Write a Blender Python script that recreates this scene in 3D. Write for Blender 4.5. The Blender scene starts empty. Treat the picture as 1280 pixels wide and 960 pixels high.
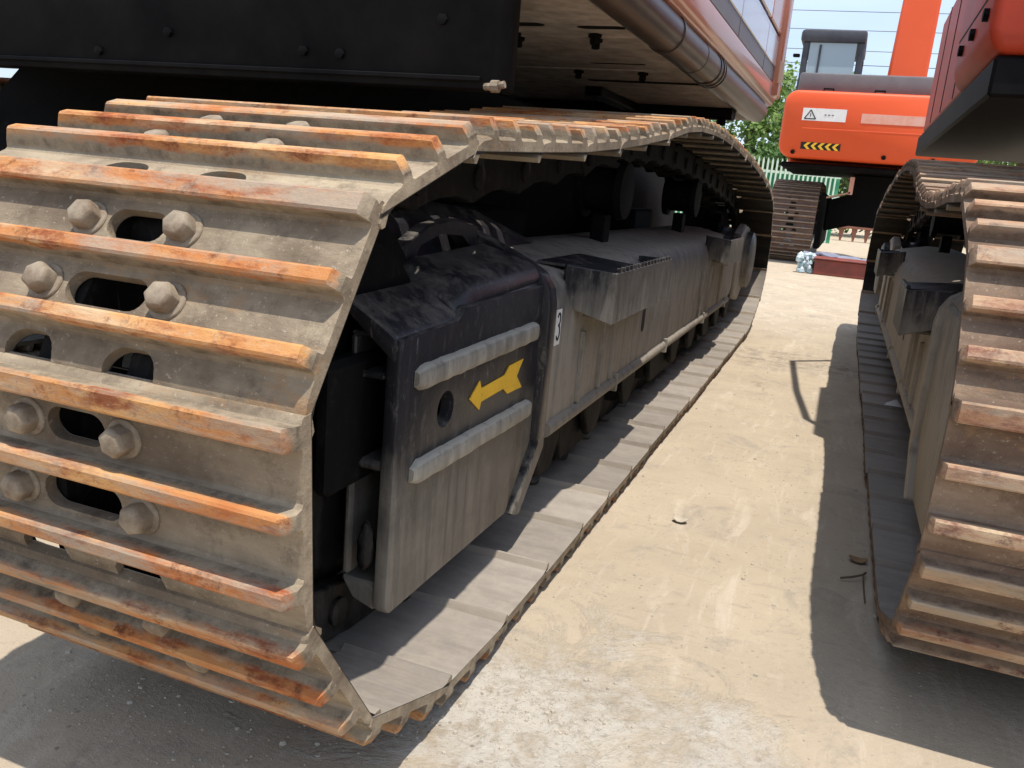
import bpy, bmesh, math, random
from mathutils import Vector, Matrix
S = bpy.context.scene
C = S.collection
U = 0.8                      # one working unit = 0.8 m; heights are measured from eye level 1.05 units up
EYE = 1.05
random.seed(7)

# ------------------------------------------------------------------ camera
cam = bpy.data.cameras.new('camera')
camo = bpy.data.objects.new('camera', cam); C.objects.link(camo)
cam.sensor_width = 36; cam.lens = 29.55; cam.clip_start = 0.02; cam.clip_end = 3000
R = Matrix(((0.9271664, -0.1636176, 0.3370339), (0.3646394, 0.1875288, -0.9120697), (0.0860271, 0.9685361, 0.2335318)))
camo.matrix_world = Matrix.Translation((0, 0, EYE * U)) @ R.to_4x4()
S.camera = camo

# ------------------------------------------------------------------ sky, sun, exposure
SUN = Vector((0.142, -0.14, 1.0)).normalized()
w = bpy.data.worlds.new('World'); S.world = w; w.use_nodes = True
nt = w.node_tree; bg = nt.nodes['Background']
sky = nt.nodes.new('ShaderNodeTexSky'); sky.sky_type = 'NISHITA'; sky.sun_disc = False
sky.sun_elevation = math.asin(SUN.z); sky.sun_rotation = math.atan2(SUN.x, SUN.y)
sky.air_density = 1.0; sky.dust_density = 1.5; sky.altitude = 0
wtc = nt.nodes.new('ShaderNodeTexCoord'); wn = nt.nodes.new('ShaderNodeTexNoise'); wn.inputs['Scale'].default_value = 2.2; wn.inputs['Detail'].default_value = 7
wmp = nt.nodes.new('ShaderNodeMapping'); wmp.inputs['Scale'].default_value = (1, 1, 3); nt.links.new(wtc.outputs['Generated'], wmp.inputs[0]); nt.links.new(wmp.outputs[0], wn.inputs['Vector'])
wr = nt.nodes.new('ShaderNodeMapRange'); nt.links.new(wn.outputs[0], wr.inputs[0]); wr.inputs[1].default_value = .35; wr.inputs[2].default_value = .7; wr.inputs[3].default_value = .25; wr.inputs[4].default_value = .75
wm = nt.nodes.new('ShaderNodeMix'); wm.data_type = 'RGBA'; nt.links.new(wr.outputs[0], wm.inputs[0]); nt.links.new(sky.outputs[0], wm.inputs[6]); wm.inputs[7].default_value = (5.4, 6.5, 8.2, 1)
nt.links.new(wm.outputs[2], bg.inputs[0]); bg.inputs[1].default_value = 0.14
sl = bpy.data.lights.new('sun', 'SUN'); sl.energy = 4.1; sl.angle = math.radians(0.5); sl.color = (1.0, 0.95, 0.87)
so = bpy.data.objects.new('sun', sl); C.objects.link(so)
so.rotation_euler = SUN.to_track_quat('Z', 'Y').to_euler(); so.location = (0, 0, 30)
S.view_settings.view_transform = 'Standard'; S.view_settings.look = 'None'
S.view_settings.exposure = 0.36; S.view_settings.gamma = 1
S.render.engine = 'CYCLES'
S.cycles.max_bounces = 8; S.cycles.diffuse_bounces = 5

# ------------------------------------------------------------------ materials
def lin(c): return tuple(c) + (1,) if len(c) == 3 else c
class M:
    """small node helper"""
    def __init__(s, name):
        s.m = bpy.data.materials.new(name); s.m.use_nodes = True
        s.n = s.m.node_tree.nodes; s.l = s.m.node_tree.links
        s.b = s.n['Principled BSDF']; s.tc = s.n.new('ShaderNodeTexCoord'); s.co = s.tc.outputs['Object']
        s.b.inputs['Specular IOR Level'].default_value = 0.3
    def new(s, t, **k):
        x = s.n.new(t)
        for a, b in k.items(): setattr(x, a, b)
        return x
    def put(s, sock, v):
        if hasattr(v, 'is_output'): s.l.new(v, sock)
        else: sock.default_value = v
    def scale(s, v, co=None):
        x = s.new('ShaderNodeMapping'); s.l.new(co or s.co, x.inputs[0]); x.inputs['Scale'].default_value = v; return x.outputs[0]
    def noise(s, sc, det=5, rough=0.6, co=None, dist=0):
        x = s.new('ShaderNodeTexNoise'); s.l.new(co or s.co, x.inputs['Vector'])
        x.inputs['Scale'].default_value = sc; x.inputs['Detail'].default_value = det; x.inputs['Roughness'].default_value = rough
        x.inputs['Distortion'].default_value = dist
        return x.outputs[0]
    def ramp(s, f, a, b, lo=0.0, hi=1.0):
        x = s.new('ShaderNodeMapRange'); s.put(x.inputs[0], f)
        x.inputs[1].default_value = a; x.inputs[2].default_value = b; x.inputs[3].default_value = lo; x.inputs[4].default_value = hi
        x.clamp = True; return x.outputs[0]
    def math(s, op, a, b=0.0):
        x = s.new('ShaderNodeMath', operation=op); s.put(x.inputs[0], a); s.put(x.inputs[1], b); return x.outputs[0]
    def mix(s, f, a, b):
        x = s.new('ShaderNodeMix', data_type='RGBA'); s.put(x.inputs[0], f)
        s.put(x.inputs[6], lin(a) if isinstance(a, tuple) else a); s.put(x.inputs[7], lin(b) if isinstance(b, tuple) else b); return x.outputs[2]
    def xyz(s, co=None):
        x = s.new('ShaderNodeSeparateXYZ'); s.l.new(co or s.co, x.inputs[0]); return x.outputs
    def rnd(s): return s.new('ShaderNodeObjectInfo').outputs['Random']
    def geo(s, k): return s.new('ShaderNodeNewGeometry').outputs[k]
    def done(s, col, rough=0.7, metal=0.0, bump=None, bs=0.3, bd=0.01):
        s.put(s.b.inputs['Base Color'], lin(col) if isinstance(col, tuple) else col)
        s.put(s.b.inputs['Roughness'], rough); s.put(s.b.inputs['Metallic'], metal)
        if bump is not None:
            x = s.new('ShaderNodeBump'); x.inputs['Strength'].default_value = bs; x.inputs['Distance'].default_value = bd
            s.l.new(bump, x.inputs['Height']); s.l.new(x.outputs[0], s.b.inputs['Normal'])
        return s.m

def shoe_mat(name, tipA, tipB, plateA, plateB, side):
    m = M(name)
    big = m.noise(6, 4); fine = m.noise(60, 6, 0.7); streak = m.noise(14, 6, 0.65, m.scale((0.25, 1.6, 1.6)))
    # the same noise is shifted from shoe to shoe
    add = m.new('ShaderNodeVectorMath', operation='ADD'); m.l.new(m.co, add.inputs[0])
    cmb = m.new('ShaderNodeCombineXYZ'); r = m.rnd(); k = m.math('MULTIPLY', r, 37.0)
    for i in range(3): m.l.new(k, cmb.inputs[i])
    m.l.new(cmb.outputs[0], add.inputs[1]); co = add.outputs[0]
    big = m.noise(5, 4, 0.6, co); streak = m.noise(10, 7, 0.7, m.scale((0.3, 1.8, 1.8), co)); fine = m.noise(90, 6, 0.75, co)
    blot = m.noise(22, 6, 0.75, co)
    z = m.xyz()[2]
    plate = m.mix(m.ramp(streak, 0.32, 0.68), plateA, plateB)
    plate = m.mix(m.ramp(blot, 0.5, 0.68, 0, 0.6), plate, side)
    wide = m.noise(3.2, 5, 0.65, co)
    plate = m.mix(m.ramp(wide, 0.42, 0.62, 0, 0.75), plate, (side[0] * 1.15, side[1] * 1.1, side[2] * 1.05))
    spk = m.ramp(m.noise(150, 4, 0.8, co), 0.60, 0.70, 0, 0.6); plate = m.mix(spk, plate, (0.50, 0.43, 0.33))
    rst = m.ramp(m.noise(12, 6, 0.75, m.scale((0.5, 1, 1), co)), 0.58, 0.68, 0, 0.6); plate = m.mix(rst, plate, (0.30, 0.17, 0.08))
    # flanks of the grousers coloured darker, putting their shade into the colour
    zz = m.math('ADD', z, m.math('MULTIPLY', m.math('SUBTRACT', streak, 0.5), 0.012))
    flank = m.ramp(zz, 0.0175, 0.024, 0, 0.8)
    col = m.mix(flank, plate, m.mix(m.ramp(blot, 0.35, 0.7), side, plateA))
    tip = m.mix(m.ramp(big, 0.38, 0.62), tipA, tipB)
    cream = m.noise(7, 6, 0.7, m.scale((0.5, 2, 2), co)); dark = m.noise(16, 7, 0.75, m.scale((0.6, 1.5, 1.5), co))
    tip = m.mix(m.ramp(cream, 0.50, 0.66, 0, 0.75), tip, (0.52, 0.40, 0.26))
    tip = m.mix(m.ramp(dark, 0.50, 0.64, 0, 0.85), tip, (tipA[0] * 0.5, tipA[1] * 0.34, tipA[2] * 0.45))
    tip = m.mix(m.ramp(blot, 0.55, 0.66, 0, 0.8), tip, (tipA[0] * 0.30, tipA[1] * 0.25, tipA[2] * 0.4))
    tip = m.mix(m.ramp(fine, 0.58, 0.74, 0, 0.7), tip, plateA)
    # bare grey worn lengths, different on every shoe
    bare = m.noise(2.6, 6, 0.75, m.scale((1.0, 4, 4), co)); tip = m.mix(m.ramp(bare, 0.47, 0.60, 0, 0.85), tip, (0.33, 0.275, 0.21))
    tm = m.math('ADD', z, m.math('MULTIPLY', m.math('SUBTRACT', dark, 0.5), 0.030))
    tm = m.math('ADD', tm, m.math('MULTIPLY', m.math('SUBTRACT', bare, 0.5), -0.028))
    col = m.mix(m.ramp(tm, 0.031, 0.038), col, tip)
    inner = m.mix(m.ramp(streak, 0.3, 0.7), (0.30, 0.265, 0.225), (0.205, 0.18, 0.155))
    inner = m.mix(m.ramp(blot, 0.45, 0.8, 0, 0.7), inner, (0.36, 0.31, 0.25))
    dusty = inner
    # dust only settles where the inside faces up (the lower run); elsewhere near black paints in the interior shade
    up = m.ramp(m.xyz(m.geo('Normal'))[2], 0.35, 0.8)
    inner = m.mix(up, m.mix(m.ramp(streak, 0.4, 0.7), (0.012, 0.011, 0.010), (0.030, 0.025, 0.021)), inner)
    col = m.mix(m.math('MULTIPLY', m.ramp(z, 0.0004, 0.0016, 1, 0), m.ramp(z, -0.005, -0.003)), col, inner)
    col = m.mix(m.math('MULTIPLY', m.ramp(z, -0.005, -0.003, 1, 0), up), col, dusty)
    hs = m.new('ShaderNodeHueSaturation'); m.l.new(col, hs.inputs['Color']); m.l.new(m.ramp(r, 0, 1, 0.88, 1.12), hs.inputs['Value'])
    m.b.inputs['Specular IOR Level'].default_value = 0.12
    bh = m.math('ADD', m.math('MULTIPLY', fine, 0.6), m.math('ADD', m.math('MULTIPLY', blot, 0.5), streak))
    return m.done(hs.outputs[0], m.ramp(blot, 0.3, 0.7, 0.6, 0.9), 0, bh, 0.55, 0.005)

MAT = {}
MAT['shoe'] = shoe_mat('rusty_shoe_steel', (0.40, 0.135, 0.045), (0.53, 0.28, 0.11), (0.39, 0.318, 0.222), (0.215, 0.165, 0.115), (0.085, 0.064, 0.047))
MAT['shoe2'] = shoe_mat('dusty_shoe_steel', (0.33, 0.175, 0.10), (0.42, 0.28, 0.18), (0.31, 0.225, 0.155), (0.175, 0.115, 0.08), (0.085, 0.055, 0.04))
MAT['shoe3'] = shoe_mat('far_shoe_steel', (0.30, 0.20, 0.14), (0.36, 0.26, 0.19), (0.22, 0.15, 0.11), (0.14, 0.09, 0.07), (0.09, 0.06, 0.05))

def frame_mat(name, dustlo=0.1, dusthi=0.9, z0=-0.1, z1=-0.5, dust=(0.30, 0.265, 0.21), black=(0.02, 0.019, 0.022), rough=0.42, topdust=0.0, chips=0.55):
    """black paint under streaked dust; the dust lies thicker low down (world height in units)"""
    m = M(name)
    pos = m.geo('Position'); xs = m.xyz(pos)
    zz = m.math('SUBTRACT', m.math('DIVIDE', xs[2], U), EYE)
    streak = m.noise(30, 6, 0.7, m.scale((1.0, 1.0, 0.12), pos)); blot = m.noise(9, 6, 0.7, pos, 0.4); fine = m.noise(120, 5, 0.7, pos)
    h = m.ramp(zz, z0, z1, dustlo, dusthi)
    f = m.math('ADD', h, m.math('MULTIPLY', m.math('SUBTRACT', streak, 0.5), 1.1))
    f = m.math('ADD', f, m.math('MULTIPLY', m.math('SUBTRACT', blot, 0.5), 1.0))
    up = m.ramp(m.xyz(m.geo('Normal'))[2], 0.5, 0.95, 0, topdust)
    f = m.math('ADD', f, up)
    f = m.ramp(f, 0.15, 0.85)
    col = m.mix(f, black, dust)
    scr = m.ramp(m.noise(55, 8, 0.8, m.scale((1, 1, 0.35), pos)), 0.57, 0.68, 0, chips)
    col = m.mix(scr, col, (0.24, 0.215, 0.19))
    col = m.mix(m.ramp(fine, 0.62, 0.78, 0, 0.35), col, (0.10, 0.075, 0.06))
    chipn = m.noise(26, 10, 0.8, m.scale((1, 1, 0.7), pos), 0.6); col = m.mix(m.ramp(chipn, 0.585, 0.64, 0, chips), col, (0.16, 0.14, 0.12))
    run = m.noise(42, 5, 0.6, m.scale((1.0, 1.0, 0.05), pos)); col = m.mix(m.ramp(run, 0.56, 0.70, 0, 0.45), col, (black[0] * 2.2, black[1] * 2, black[2] * 2))
    return m.done(col, m.ramp(f, 0, 1, rough, 0.85), 0, m.math('ADD', blot, m.math('MULTIPLY', fine, 0.4)), 0.3, 0.004)
MAT['frame'] = frame_mat('dusty_black_frame', 0.0, 0.80, -0.14, -0.42, dust=(0.30, 0.265, 0.215), topdust=0.58)
MAT['rim'] = frame_mat('black_rim_paint', 0.0, 0.35, -0.55, -0.85, rough=0.36, topdust=0.25)
MAT['guard'] = frame_mat('black_guard_paint', 0.0, 0.72, -0.46, -0.74, dust=(0.225, 0.198, 0.16), rough=0.36, topdust=0.34)
MAT['worn'] = frame_mat('worn_bar', 0.50, 0.62, -.35, -.6, dust=(0.38, 0.345, 0.28), black=(0.05, 0.047, 0.045), topdust=0.5)
MAT['flange'] = frame_mat('dusty_flange', 0.6, 0.8, 0, -1, dust=(0.26, 0.225, 0.18), black=(0.05, 0.046, 0.042), topdust=.3)
MAT['step'] = frame_mat('dusty_step', 0.1, 0.7, -0.2, -0.42, dust=(0.20, 0.18, 0.15), rough=0.35)
MAT['frame2'] = frame_mat('grey_dusty_frame', 0.48, 0.85, -0.1, -0.5, dust=(0.32, 0.275, 0.215), black=(0.045, 0.04, 0.037), topdust=.3)
MAT['inner'] = frame_mat('greasy_black', 0.0, 0.35, -0.3, -1.0, dust=(0.06, 0.05, 0.042), black=(0.006, 0.006, 0.006), rough=0.7, chips=0.04)  # near-black colour put in to deepen the shade inside the undercarriage
MAT['link'] = frame_mat('link_steel', 0.0, 0.3, 0.1, -1.0, dust=(0.085, 0.072, 0.06), black=(0.012, 0.011, 0.010), rough=0.7, chips=0.08)

for _k in ('inner', 'link'): MAT[_k].node_tree.nodes['Principled BSDF'].inputs['Specular IOR Level'].default_value = 0.08
def simple(name, c1, c2, sc=8, rough=0.6, metal=0, bump=0.2, bd=0.003, coat=0, st=(1, 1, 1)):
    m = M(name); pos = m.geo('Position')
    a = m.noise(sc, 6, 0.65, m.scale(st, pos)); f = m.noise(sc * 9, 5, 0.7, pos)
    col = m.mix(m.ramp(a, 0.35, 0.68), c1, c2); col = m.mix(m.ramp(f, 0.6, 0.8, 0, 0.3), col, tuple(x * 0.6 for x in c1))
    if coat: m.b.inputs['Coat Weight'].default_value = coat; m.b.inputs['Coat Roughness'].default_value = 0.08
    return m.done(col, rough, metal, m.math('ADD', a, m.math('MULTIPLY', f, 0.4)) if bump else None, bump, bd)
MAT['bolt'] = simple('bolt_steel', (0.31, 0.255, 0.185), (0.17, 0.12, 0.08), 45, 0.7, 0, 0.6, 0.002)
MAT['black'] = simple('black_paint', (0.0035, 0.0035, 0.004), (0.011, 0.010, 0.010), 4, 0.55, 0, 0.25)
MAT['black'].node_tree.nodes['Principled BSDF'].inputs['Specular IOR Level'].default_value = 0.06
MAT['belly'] = simple('dusty_belly_plate', (0.78, 0.74, 0.69), (0.40, 0.37, 0.33), 11, 0.65, 0, 0.4, 0.004)
MAT['tube'] = simple('brown_tube_paint', (0.035, 0.020, 0.016), (0.085, 0.062, 0.048), 3, 0.32, 0, 0.1, 0.002)
MAT['band'] = simple('dusty_tube_band', (0.13, 0.115, 0.09), (0.065, 0.052, 0.042), 6, 0.36, 0, 0.1)
MAT['orange'] = simple('orange_paint', (0.72, 0.095, 0.022), (0.66, 0.085, 0.02), 1.2, 0.5, 0, 0.04, 0.002, 0.08)
MAT['orange_side'] = simple('faded_orange_paint', (0.62, 0.20, 0.11), (0.55, 0.24, 0.16), 1.5, 0.3, 0, 0.04, 0.002, 0.5, (1, 1, 0.2))
MAT['red'] = simple('red_paint', (0.55, 0.06, 0.02), (0.42, 0.045, 0.018), 1.5, 0.55, 0, 0.05, 0.002, 0.03)
MAT['lilac'] = simple('pale_side_paint', (0.50, 0.50, 0.58), (0.62, 0.60, 0.66), 1.5, 0.22, 0, 0.03, 0.002, 0.6, (1, 1, 0.15))  # sky reflection on the orange doors put into the colour
MAT['grey'] = simple('grey_paint', (0.13, 0.12, 0.125), (0.17, 0.155, 0.155), 3, 0.4, 0, 0.05)
MAT['post'] = simple('tan_dusty_paint', (0.50, 0.33, 0.22), (0.42, 0.25, 0.16), 4, 0.5, 0, 0.1)
MAT['yellow'] = simple('yellow_decal', (0.80, 0.47, 0.03), (0.72, 0.41, 0.03), 12, 0.45, 0, 0.03)
def decal(name, c):
    m = M(name); pos = m.geo('Position')
    a = m.noise(60, 8, 0.8, m.scale((1, 1, .6), pos), .5); b = m.noise(14, 6, 0.7, pos); c2 = m.noise(200, 4, 0.7, m.scale((.3, .3, 1), pos))
    col = m.mix(m.ramp(b, .4, .65, 0, .4), c, tuple(x * .7 for x in c)); col = m.mix(m.ramp(a, .60, .66, 0, .85), col, (0.05, 0.045, 0.04)); col = m.mix(m.ramp(c2, .6, .72, 0, .4), col, (0.22, 0.19, 0.14))
    return m.done(col, 0.55, 0, a, .2, .001)
MAT['yellow'] = decal('worn_yellow_decal', (0.80, 0.46, 0.03))
MAT['white'] = simple('white_decal', (0.78, 0.77, 0.74), (0.68, 0.67, 0.64), 30, 0.5, 0, 0.02)
MAT['ink'] = simple('black_ink', (0.012, 0.012, 0.012), (0.02, 0.02, 0.02), 30, 0.8, 0, 0)  # printed marks and seams, also the painted dark inside of holes
MAT['paledecal'] = simple('pale_worn_decal', (0.72, 0.42, 0.34), (0.70, 0.30, 0.20), 8, 0.5, 0, 0)
MAT['cab'] = simple('dark_cab_paint', (0.05, 0.05, 0.06), (0.075, 0.075, 0.085), 5, 0.4, 0, 0.05)
MAT['fence'] = simple('pale_green_fence_paint', (0.62, 0.74, 0.62), (0.50, 0.62, 0.50), 8, 0.5, 0, 0.1)
MAT['greensheet'] = simple('green_sheet', (0.045, 0.26, 0.13), (0.07, 0.34, 0.18), 1.5, 0.7, 0, 0.2)
MAT['rackrust'] = simple('rusty_rack_steel', (0.30, 0.12, 0.08), (0.22, 0.10, 0.07), 6, 0.7, 0, 0.3)
MAT['redbox'] = simple('dull_red_paint', (0.24, 0.06, 0.045), (0.15, 0.05, 0.04), 6, 0.6, 0, 0.2)
MAT['tarp'] = simple('grey_blue_sheet', (0.27, 0.29, 0.36), (0.18, 0.19, 0.25), 6, 0.5, 0, 0.3)
MAT['wrap'] = simple('pale_plastic_wrap', (0.62, 0.70, 0.74), (0.25, 0.38, 0.40), 12, 0.25, 0, 0.5, 0.01)
MAT['paper'] = simple('white_paper', (0.75, 0.74, 0.70), (0.62, 0.62, 0.6), 20, 0.7, 0, 0.3)
MAT['leafdry'] = simple('dry_leaf', (0.20, 0.12, 0.06), (0.28, 0.17, 0.08), 40, 0.8, 0, 0.3)
MAT['stone'] = simple('broken_concrete', (0.50, 0.44, 0.35), (0.34, 0.29, 0.23), 30, 0.9, 0, 0.5)
MAT['wire'] = simple('cable', (0.10, 0.10, 0.11), (0.13, 0.13, 0.14), 4, 0.6, 0, 0)
MAT['bark'] = simple('bark', (0.10, 0.07, 0.045), (0.15, 0.11, 0.075), 14, 0.9, 0, 0.5, 0.01)
g = M('cab_glass'); g.b.inputs['Coat Weight'].default_value = 0.6
MAT['glass'] = g.done((0.35, 0.42, 0.45), 0.08, 0, None)
def leaf_mat(name, a, b):
    m = M(name); r = m.noise(1.3, 3, 0.5, m.geo('Position')); f = m.noise(9, 3, 0.5, m.geo('Position'))
    m.b.inputs['Transmission Weight'].default_value = 0.0
    col = m.mix(m.ramp(m.math('ADD', m.math('MULTIPLY', r, 0.6), m.math('MULTIPLY', f, 0.4)), 0.38, 0.62), a, b)
    out = m.n['Material Output']; tr = m.new('ShaderNodeBsdfTranslucent'); m.l.new(col, tr.inputs[0])
    mx = m.new('ShaderNodeMixShader'); mx.inputs[0].default_value = 0.35
    mm = m.done(col, 0.5); m.l.new(m.b.outputs[0], mx.inputs[1]); m.l.new(tr.outputs[0], mx.inputs[2]); m.l.new(mx.outputs[0], out.inputs[0]); return mm
MAT['leafA'] = leaf_mat('leaves_mid_green', (0.10, 0.20, 0.04), (0.19, 0.30, 0.07))
MAT['leafB'] = leaf_mat('leaves_light_green', (0.14, 0.24, 0.05), (0.25, 0.35, 0.10))
MAT['leafC'] = leaf_mat('leaves_dark_green', (0.06, 0.14, 0.035), (0.12, 0.21, 0.055))

def ground_mat():
    m = M('tan_concrete'); pos = m.geo('Position')
    big = m.noise(0.55, 5, 0.6, pos, 0.6); mid = m.noise(3.2, 7, 0.65, pos, 0.5); fine = m.noise(45, 7, 0.75, pos); grit = m.noise(260, 4, 0.8, pos)
    sw = m.noise(2.2, 6, 0.7, m.scale((3.0, 0.8, 1), pos), 1.2)
    col = m.mix(m.ramp(mid, 0.32, 0.68), (0.48, 0.395, 0.29), (0.39, 0.32, 0.235))
    col = m.mix(m.ramp(big, 0.45, 0.68, 0, 0.6), col, (0.44, 0.37, 0.28))
    col = m.mix(m.ramp(sw, 0.56, 0.68, 0, 0.6), col, (0.56, 0.485, 0.385))
    # crumbling pale patch by the track (a worn place in the slab)
    x, y, z = m.xyz(pos)
    dx = m.math('MULTIPLY', m.math('ADD', x, 0.33), 2.6); dy = m.math('MULTIPLY', m.math('SUBTRACT', y, 1.16), 3.0)
    d = m.math('SQRT', m.math('ADD', m.math('MULTIPLY', dx, dx), m.math('MULTIPLY', dy, dy)))
    d = m.math('ADD', d, m.math('MULTIPLY', m.math('SUBTRACT', m.noise(4.5, 8, 0.75, pos, 0.6), 0.5), 3.4))
    pm = m.ramp(d, 0.30, 0.95, 1, 0)
    crumb = m.noise(62, 10, 0.78, pos, 1.1); lump = m.noise(17, 8, 0.72, pos, 0.5)
    cc = m.math('ADD', m.math('MULTIPLY', crumb, 0.65), m.math('MULTIPLY', lump, 0.35))
    pale = m.mix(m.ramp(cc, 0.40, 0.50), (0.34, 0.30, 0.245), (0.60, 0.55, 0.475))  # dark specks put the small shadows of the crumbs into the colour
    col = m.mix(m.math('MULTIPLY', pm, m.ramp(lump, 0.36, 0.50, 0.15, 0.95)), col, pale)
    # grey scuffs and oily stains
    st = m.noise(5.5, 7, 0.75, m.scale((1, 0.8, 1), pos), 0.8)
    col = m.mix(m.ramp(st, 0.55, 0.68, 0, 0.6), col, (0.27, 0.24, 0.205))
    sd = m.math('ADD', m.math('ABSOLUTE', m.math('SUBTRACT', y, 4.9)), m.math('MULTIPLY', m.noise(2.5, 5, 0.7, pos), 1.0))
    oil = m.math('MULTIPLY', m.ramp(sd, 0.45, 0.95, 1, 0), m.ramp(m.noise(12, 7, 0.8, pos), 0.47, 0.6, 0, 0.75))
    col = m.mix(oil, col, (0.12, 0.105, 0.09))
    col = m.mix(m.ramp(fine, 0.57, 0.72, 0, 0.6), col, (0.28, 0.235, 0.18))
    col = m.mix(m.ramp(grit, 0.60, 0.72, 0, 0.5), col, (0.66, 0.60, 0.50))
    dots = m.new('ShaderNodeTexVoronoi'); m.l.new(pos, dots.inputs['Vector']); dots.inputs['Scale'].default_value = 38
    dk = m.math('MULTIPLY', m.ramp(dots.outputs['Distance'], 0.10, 0.16, 1, 0), m.ramp(m.noise(2.4, 4, 0.6, pos), 0.5, 0.6)); col = m.mix(m.math('MULTIPLY', dk, 0.7), col, (0.20, 0.165, 0.13))
    scr = m.noise(7, 7, 0.7, m.scale((5.0, 0.55, 1), pos), 0.4); col = m.mix(m.ramp(scr, 0.56, 0.68, 0, 0.25), col, (0.62, 0.55, 0.45))
    scr2 = m.noise(9, 7, 0.7, m.scale((1.0, 4.5, 1), pos), 0.5); col = m.mix(m.ramp(scr2, 0.57, 0.68, 0, 0.4), col, (0.30, 0.255, 0.20))
    vo = m.new('ShaderNodeTexVoronoi', feature='DISTANCE_TO_EDGE'); vo.inputs['Scale'].default_value = 0.42
    ad = m.new('ShaderNodeVectorMath', operation='ADD'); nz = m.new('ShaderNodeTexNoise'); m.l.new(pos, nz.inputs['Vector']); nz.inputs['Scale'].default_value = 3; nz.inputs['Detail'].default_value = 6
    sc = m.new('ShaderNodeVectorMath', operation='SCALE'); m.l.new(nz.outputs['Color'], sc.inputs[0]); sc.inputs['Scale'].default_value = 0.5
    m.l.new(pos, ad.inputs[0]); m.l.new(sc.outputs[0], ad.inputs[1]); m.l.new(ad.outputs[0], vo.inputs['Vector'])
    crack = m.math('MULTIPLY', m.ramp(vo.outputs['Distance'], 0.0, 0.004, 1, 0), m.ramp(m.noise(0.9, 3, 0.5, pos), 0.55, 0.62))
    col = m.mix(m.math('MULTIPLY', crack, 0.55), col, (0.14, 0.115, 0.09))
    h = m.math('ADD', m.math('MULTIPLY', mid, 0.4), m.math('ADD', m.math('MULTIPLY', fine, 0.55), m.math('MULTIPLY', grit, 0.22)))
    h = m.math('SUBTRACT', h, m.math('MULTIPLY', crack, 0.6))
    h = m.math('ADD', h, m.math('MULTIPLY', m.math('MULTIPLY', pm, cc), 2.0))
    m.b.inputs['Specular IOR Level'].default_value = 0.05
    return m.done(col, 0.95, 0, h, 0.7, 0.014)
MAT['ground'] = ground_mat()

# ------------------------------------------------------------------ mesh helpers
def T(p): return Vector((p[0] * U, p[1] * U, (p[2] + EYE) * U))
class MB:
    def __init__(s): s.v = []; s.f = []; s.mi = []; s.cur = 0
    def add(s, vs, fs):
        o = len(s.v); s.v += [Vector(v) for v in vs]; s.f += [tuple(i + o for i in f) for f in fs]; s.mi += [s.cur] * len(fs); return s
    def box(s, x0, x1, y0, y1, z0, z1):
        return s.add([(x, y, z) for z in (z0, z1) for y in (y0, y1) for x in (x0, x1)], [(0, 2, 3, 1), (4, 5, 7, 6), (0, 1, 5, 4), (2, 6, 7, 3), (0, 4, 6, 2), (1, 3, 7, 5)])
    def loft(s, rings, cap=True):
        n = len(rings[0]); vs = [p for r in rings for p in r]; fs = []
        for k in range(len(rings) - 1):
            for i in range(n): j = (i + 1) % n; fs.append((k * n + i, k * n + j, (k + 1) * n + j, (k + 1) * n + i))
        if cap: fs.append(tuple(range(n))[::-1]); fs.append(tuple(range((len(rings) - 1) * n, len(rings) * n)))
        return s.add(vs, fs)
    def prism(s, poly, axis, a, b):
        """poly in the two remaining axes, in x,y,z order"""
        def at(p, t): return (t, p[0], p[1]) if axis == 0 else ((p[0], t, p[1]) if axis == 1 else (p[0], p[1], t))
        return s.loft([[at(p, a) for p in poly], [at(p, b) for p in poly]])
    def tube(s, pts, r, n=10, cap=True):
        pts = [Vector(p) for p in pts]; rings = []
        rr = r if isinstance(r, (list, tuple)) else [r] * len(pts); ref = None
        for i, p in enumerate(pts):
            d = (pts[min(i + 1, len(pts) - 1)] - pts[max(i - 1, 0)]).normalized()
            if ref is None: ref = d.orthogonal().normalized()
            ref = (ref - d * ref.dot(d)).normalized(); q = d.cross(ref)
            rings.append([p + (ref * math.cos(t) + q * math.sin(t)) * rr[i] for t in [2 * math.pi * k / n for k in range(n)]])
        return s.loft(rings, cap)
    def lathe(s, prof, c, axis=0, n=24, closed=False):
        """prof = (offset along axis, radius); closed ring when it is a hollow section"""
        c = Vector(c); rings = []
        for (t, r) in prof:
            ring = []
            for k in range(n):
                a = 2 * math.pi * k / n; u, v = r * math.cos(a), r * math.sin(a)
                ring.append(c + Vector((t, u, v) if axis == 0 else ((u, t, v) if axis == 1 else (u, v, t))))
            rings.append(ring)
        if closed: rings.append(rings[0])
        return s.loft(rings, not closed)
    def mesh(s, name, origin=Vector((0, 0, 0)), xf=None, mats=(), bevel=0, seg=1, smooth=35):
        f = xf or (lambda p: p)
        me = bpy.data.meshes.new(name)
        me.from_pydata([f(v) - origin for v in s.v], [], s.f)
        for i, p in enumerate(me.polygons): p.material_index = s.mi[i]
        bm = bmesh.new(); bm.from_mesh(me)
        bmesh.ops.remove_doubles(bm, verts=bm.verts, dist=1e-5)
        bmesh.ops.recalc_face_normals(bm, faces=bm.faces)
        if bevel:
            ed = [e for e in bm.edges if len(e.link_faces) == 2 and e.calc_face_angle(0) > math.radians(28)]
            bmesh.ops.bevel(bm, geom=ed, offset=bevel, segments=seg, affect='EDGES', clamp_overlap=True, profile=0.5)
        bm.to_mesh(me); bm.free()
        for m_ in mats: me.materials.append(MAT[m_] if isinstance(m_, str) else m_)
        for p in me.polygons: p.use_smooth = True
        me.set_sharp_from_angle(angle=math.radians(smooth))
        return me
WL = {}                       # world location of unrotated objects
def loc_of(o): return WL.get(o.name, Vector((0, 0, 0)))
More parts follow.
